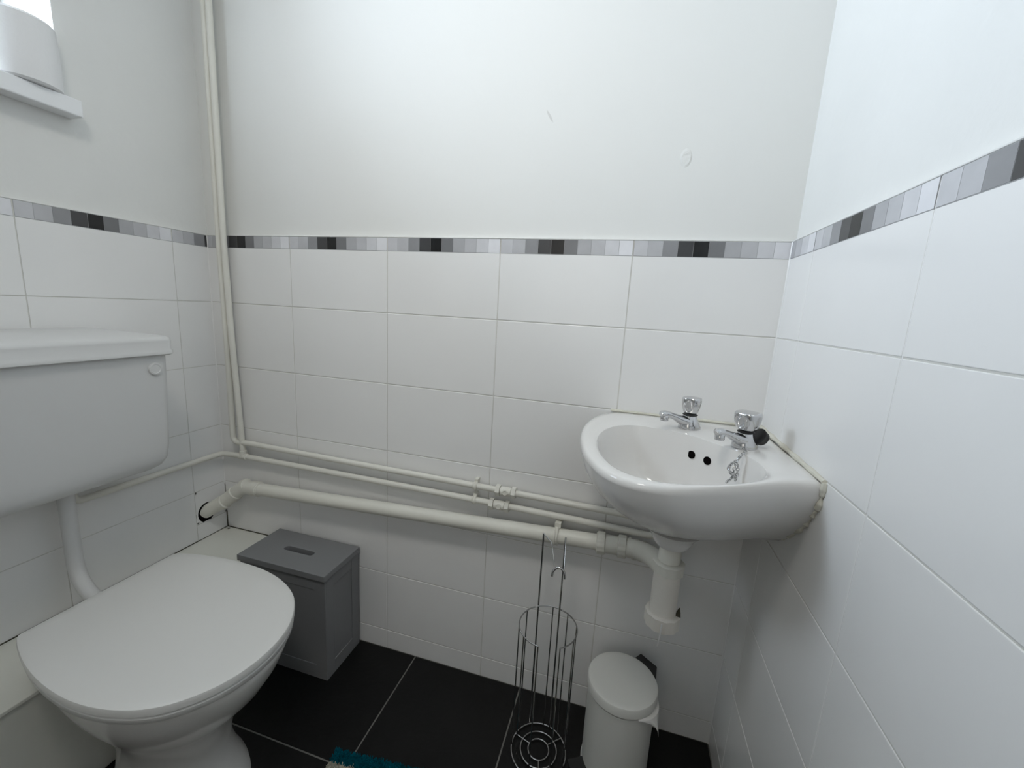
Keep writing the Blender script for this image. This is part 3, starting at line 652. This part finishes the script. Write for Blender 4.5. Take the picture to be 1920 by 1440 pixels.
cp2 = [K(0.104, 0.250, RIM-0.004), K(0.114, 0.254, RIM-0.010), K(0.120, 0.258, RIM-0.018), K(0.116, 0.258, RIM-0.026), K(0.109, 0.257, RIM-0.034), K(0.105, 0.256, RIM-0.040), K(0.103, 0.252, RIM-0.028), K(0.103, 0.250, RIM-0.012)]
links(bm, cp2, 0.0042, 0.0023, 0.0010); obj('chain', bm, WIRE, t, smooth=True)
# ------------------------------------------------------------------ toilet roll holder
HX, HYc, RG = 1.199, -0.163, 0.071
t = thing('toilet_roll_holder', 'empty chrome wire toilet roll holder standing beside the bin', 'toilet roll holder', (HX, HYc, 0))
ZR = 0.372; wr = 0.0017
bm = bmesh.new(); gap = math.radians(21); fa = -PI/2+0.22
tube(bm, circle((HX, HYc, ZR), RG, 60, a0=fa+gap, a1=fa+2*PI-gap, full=False), wr, 8); obj('top_ring', bm, WIRE, t, smooth=True)
bm = bmesh.new()
tube(bm, circle((HX, HYc, 0.003), RG, 60), wr*1.1, 8, closed=True)
obj('base_ring', bm, WIRE, t, smooth=True)
bm = bmesh.new(); rot0 = fa+PI
for rr in (0.047, 0.027): tube(bm, circle((HX, HYc, 0.004), rr, 48), wr*1.1, 8, closed=True)
for a in (fa, fa+2*PI/3, fa-2*PI/3):
    tube(bm, [(HX+math.cos(a)*0.027, HYc+math.sin(a)*0.027, 0.004), (HX+math.cos(a)*RG, HYc+math.sin(a)*RG, 0.004)], wr, 8)
obj('base_rings', bm, WIRE, t, smooth=True)
for a in (fa+gap, fa+gap+0.62, fa+gap+1.3, fa+gap+1.95, PI/2+0.0, fa+2*PI-gap-1.95, fa+2*PI-gap-1.3, fa+2*PI-gap-0.62, fa+2*PI-gap):
    bm = bmesh.new(); c, s_ = math.cos(a), math.sin(a); tube(bm, [(HX+c*RG, HYc+s_*RG, ZR), (HX+c*RG, HYc+s_*RG, 0.003)], wr, 8); obj('upright_wire', bm, WIRE, t, smooth=True)
HT = 0.578; yb = HYc+RG*0.88
for s_, px in ((-1, -0.038), (1, 0.018)):
    bm = bmesh.new(); tube(bm, [(HX+px, yb, 0.003), (HX+px, yb, HT)], wr*1.35, 10); obj('tall_upright', bm, WIRE, t, smooth=True)
bm = bmesh.new()
hp = (HX+0.015, yb-0.058, HT-0.050)
for px, ex in ((-0.038, -0.008), (0.018, 0.016)):
    tube(bm, [(HX+px, yb, HT), (HX+px*0.4+ex*0.5+0.006, yb-0.018, HT-0.010), (hp[0]+ex-0.004, hp[1], hp[2]+0.004)], wr*0.9, 8, rad=0.006)
obj('hanger_arm', bm, WIRE, t, smooth=True)
bm = bmesh.new()
hw_ = 0.0155
arc = [(hp[0]-hw_, hp[1]-0.004, hp[2]-0.020), (hp[0]-hw_*0.9, hp[1]-0.002, hp[2]-0.008), (hp[0]-hw_*0.35, hp[1], hp[2]+0.002), (hp[0]+hw_*0.35, hp[1], hp[2]+0.002), (hp[0]+hw_*0.9, hp[1]-0.002, hp[2]-0.008), (hp[0]+hw_, hp[1]-0.004, hp[2]-0.020)]
tube(bm, spline(arc, per=6, closed=False), 0.0029, 12); obj('hook', bm, CHROME, t, smooth=True)
# ------------------------------------------------------------------ pedal bin
BX, BY, BR = 1.388, -0.135, 0.083
t = thing('pedal_bin', 'small white round pedal bin under the basin', 'bin', (BX, BY, 0))
bm = bmesh.new(); lathe(bm, [(BR-0.004, 0.0), (BR-0.001, 0.003), (BR-0.001, 0.012), (BR-0.003, 0.014), (BR-0.003, 0.226), (BR-0.001, 0.224), (BR-0.001, 0.228), (BR-0.010, 0.2285), (BR-0.012, 0.2)], (BX, BY, 0), n=64); obj('body', bm, BINM, t, smooth=True, angle=0.6)
bm = bmesh.new(); lathe(bm, [(BR-0.006, 0.2325), (BR+0.001, 0.233), (BR+0.001, 0.252), (BR-0.001, 0.2555), (BR-0.005, 0.257), (BR-0.012, 0.2572), (0.0, 0.2590)], (BX, BY, 0), n=64); obj('lid', bm, BINM, t, smooth=True, angle=0.6)
da = math.radians(52); dv = Vector((math.cos(da), math.sin(da), 0)); sv = Vector((-dv.y, dv.x, 0))
bm = bmesh.new(); o0 = Vector((BX, BY, 0))
def obox(bm, c, dx, dy, hx, hy, z0, z1, taper=1.0):
    rs = [[o0+dx*(c+sx_*hx)+dy*(sy_*hy*k)+Vector((0, 0, z)) for sx_, sy_ in ((-1, -1), (1, -1), (1, 1), (-1, 1))] for z, k in ((z0, 1), (z1, taper))]
    rings(bm, rs)
obox(bm, BR+0.010, dv, sv, 0.013, 0.028, 0.205, 0.254, 0.9); obox(bm, BR+0.003, dv, sv, 0.006, 0.020, 0.05, 0.21)
obj('hinge', bm, RUB, t, bevel=0.002)
bm = bmesh.new(); pv = Vector((-0.86, -0.51, 0)).normalized(); ps = Vector((-pv.y, pv.x, 0))
obox(bm, BR+0.014, pv, ps, 0.022, 0.023, 0.012, 0.023, 0.9); obox(bm, BR-0.004, pv, ps, 0.012, 0.010, 0.006, 0.014)
o = obj('pedal', bm, RUB, t, bevel=0.002)
bm = bmesh.new()    # corner of the liner sticking out under the lid
A = math.radians(-38)
p0 = [Vector((BX+math.cos(a)*(BR+0.001), BY+math.sin(a)*(BR+0.001), 0.232)) for a in [math.radians(-62+i*8) for i in range(9)]]
tip = Vector((BX+math.cos(math.radians(-20))*(BR+0.010), BY+math.sin(math.radians(-40))*(BR+0.012), 0.188))
top2 = []
for k, p in enumerate(p0):
    top2.append(p+(p-o0-Vector((0, 0, 0.232))).normalized()*0.008*math.sin(PI*k/8)+Vector((0, 0, -0.004)))
v0 = [bm.verts.new(p) for p in p0]; v1 = [bm.verts.new(p) for p in top2]
v2 = []
for k, p in enumerate(top2):
    w_ = k/8; tt = 0.10+0.9*max(0, 1-abs(w_-0.62)*2.2)
    v2.append(bm.verts.new(p.lerp(tip, tt)))
for k in range(8):
    bm.faces.new((v0[k], v0[k+1], v1[k+1], v1[k])); bm.faces.new((v1[k], v1[k+1], v2[k+1], v2[k]))
o = obj('bin_liner', bm, BAG, smooth=True); md = o.modifiers.new('s', 'SOLIDIFY'); md.thickness = 0.0008
tag(o, 'white corner of a bin liner poking out from the bin lid', 'bin liner')
# ------------------------------------------------------------------ bath mat, only its far corner in view
t = thing('bath_mat', 'shaggy cream mat with a teal edge at the bottom of the photo', 'mat', (0.78, -0.55, 0))
c0 = Vector((0.712, -0.330, 0)); ex = Vector((1, 0.10, 0)).normalized(); ey = Vector((0.03, -1, 0)).normalized()
def shag(name, u0, u1, v0, v1, m, n, seed):
    rnd = random.Random(seed); bm = bmesh.new()
    base = [c0+ex*u0+ey*v0, c0+ex*u1+ey*v0, c0+ex*u1+ey*v1, c0+ex*u0+ey*v1]
    rings(bm, [[p+Vector((0, 0, 0.001)) for p in base], [p+Vector((0, 0, 0.009)) for p in base]])
    for i in range(n):
        a, b_ = rnd.uniform(u0, u1), rnd.uniform(v0, v1); p = c0+ex*a+ey*b_+Vector((0, 0, 0.006))
        th = rnd.uniform(0, 2*PI); d = Vector((math.cos(th)*0.5, math.sin(th)*0.5, 1)).normalized(); h = rnd.uniform(0.006, 0.012); r = rnd.uniform(0.0012, 0.002)
        x, y, z = frame(d)
        b0 = [bm.verts.new(p+(x*math.cos(q)+y*math.sin(q))*r) for q in (0, 2.09, 4.19)]; b1 = [bm.verts.new(p+d*h+(x*math.cos(q)+y*math.sin(q))*r*0.7) for q in (0, 2.09, 4.19)]
        for k in range(3): bm.faces.new((b0[k], b0[(k+1) % 3], b1[(k+1) % 3], b1[k]))
        bm.faces.new(b1)
    return obj(name, bm, m, t, smooth=True)
shag('edge_band', 0.0, 0.50, 0.0, 0.028, TEAL, 4500, 1)
shag('pile', 0.0, 0.50, 0.028, 0.40, CREAM, 16000, 2)
shag('edge_band', 0.0, 0.50, 0.40, 0.43, TEAL, 1500, 3)
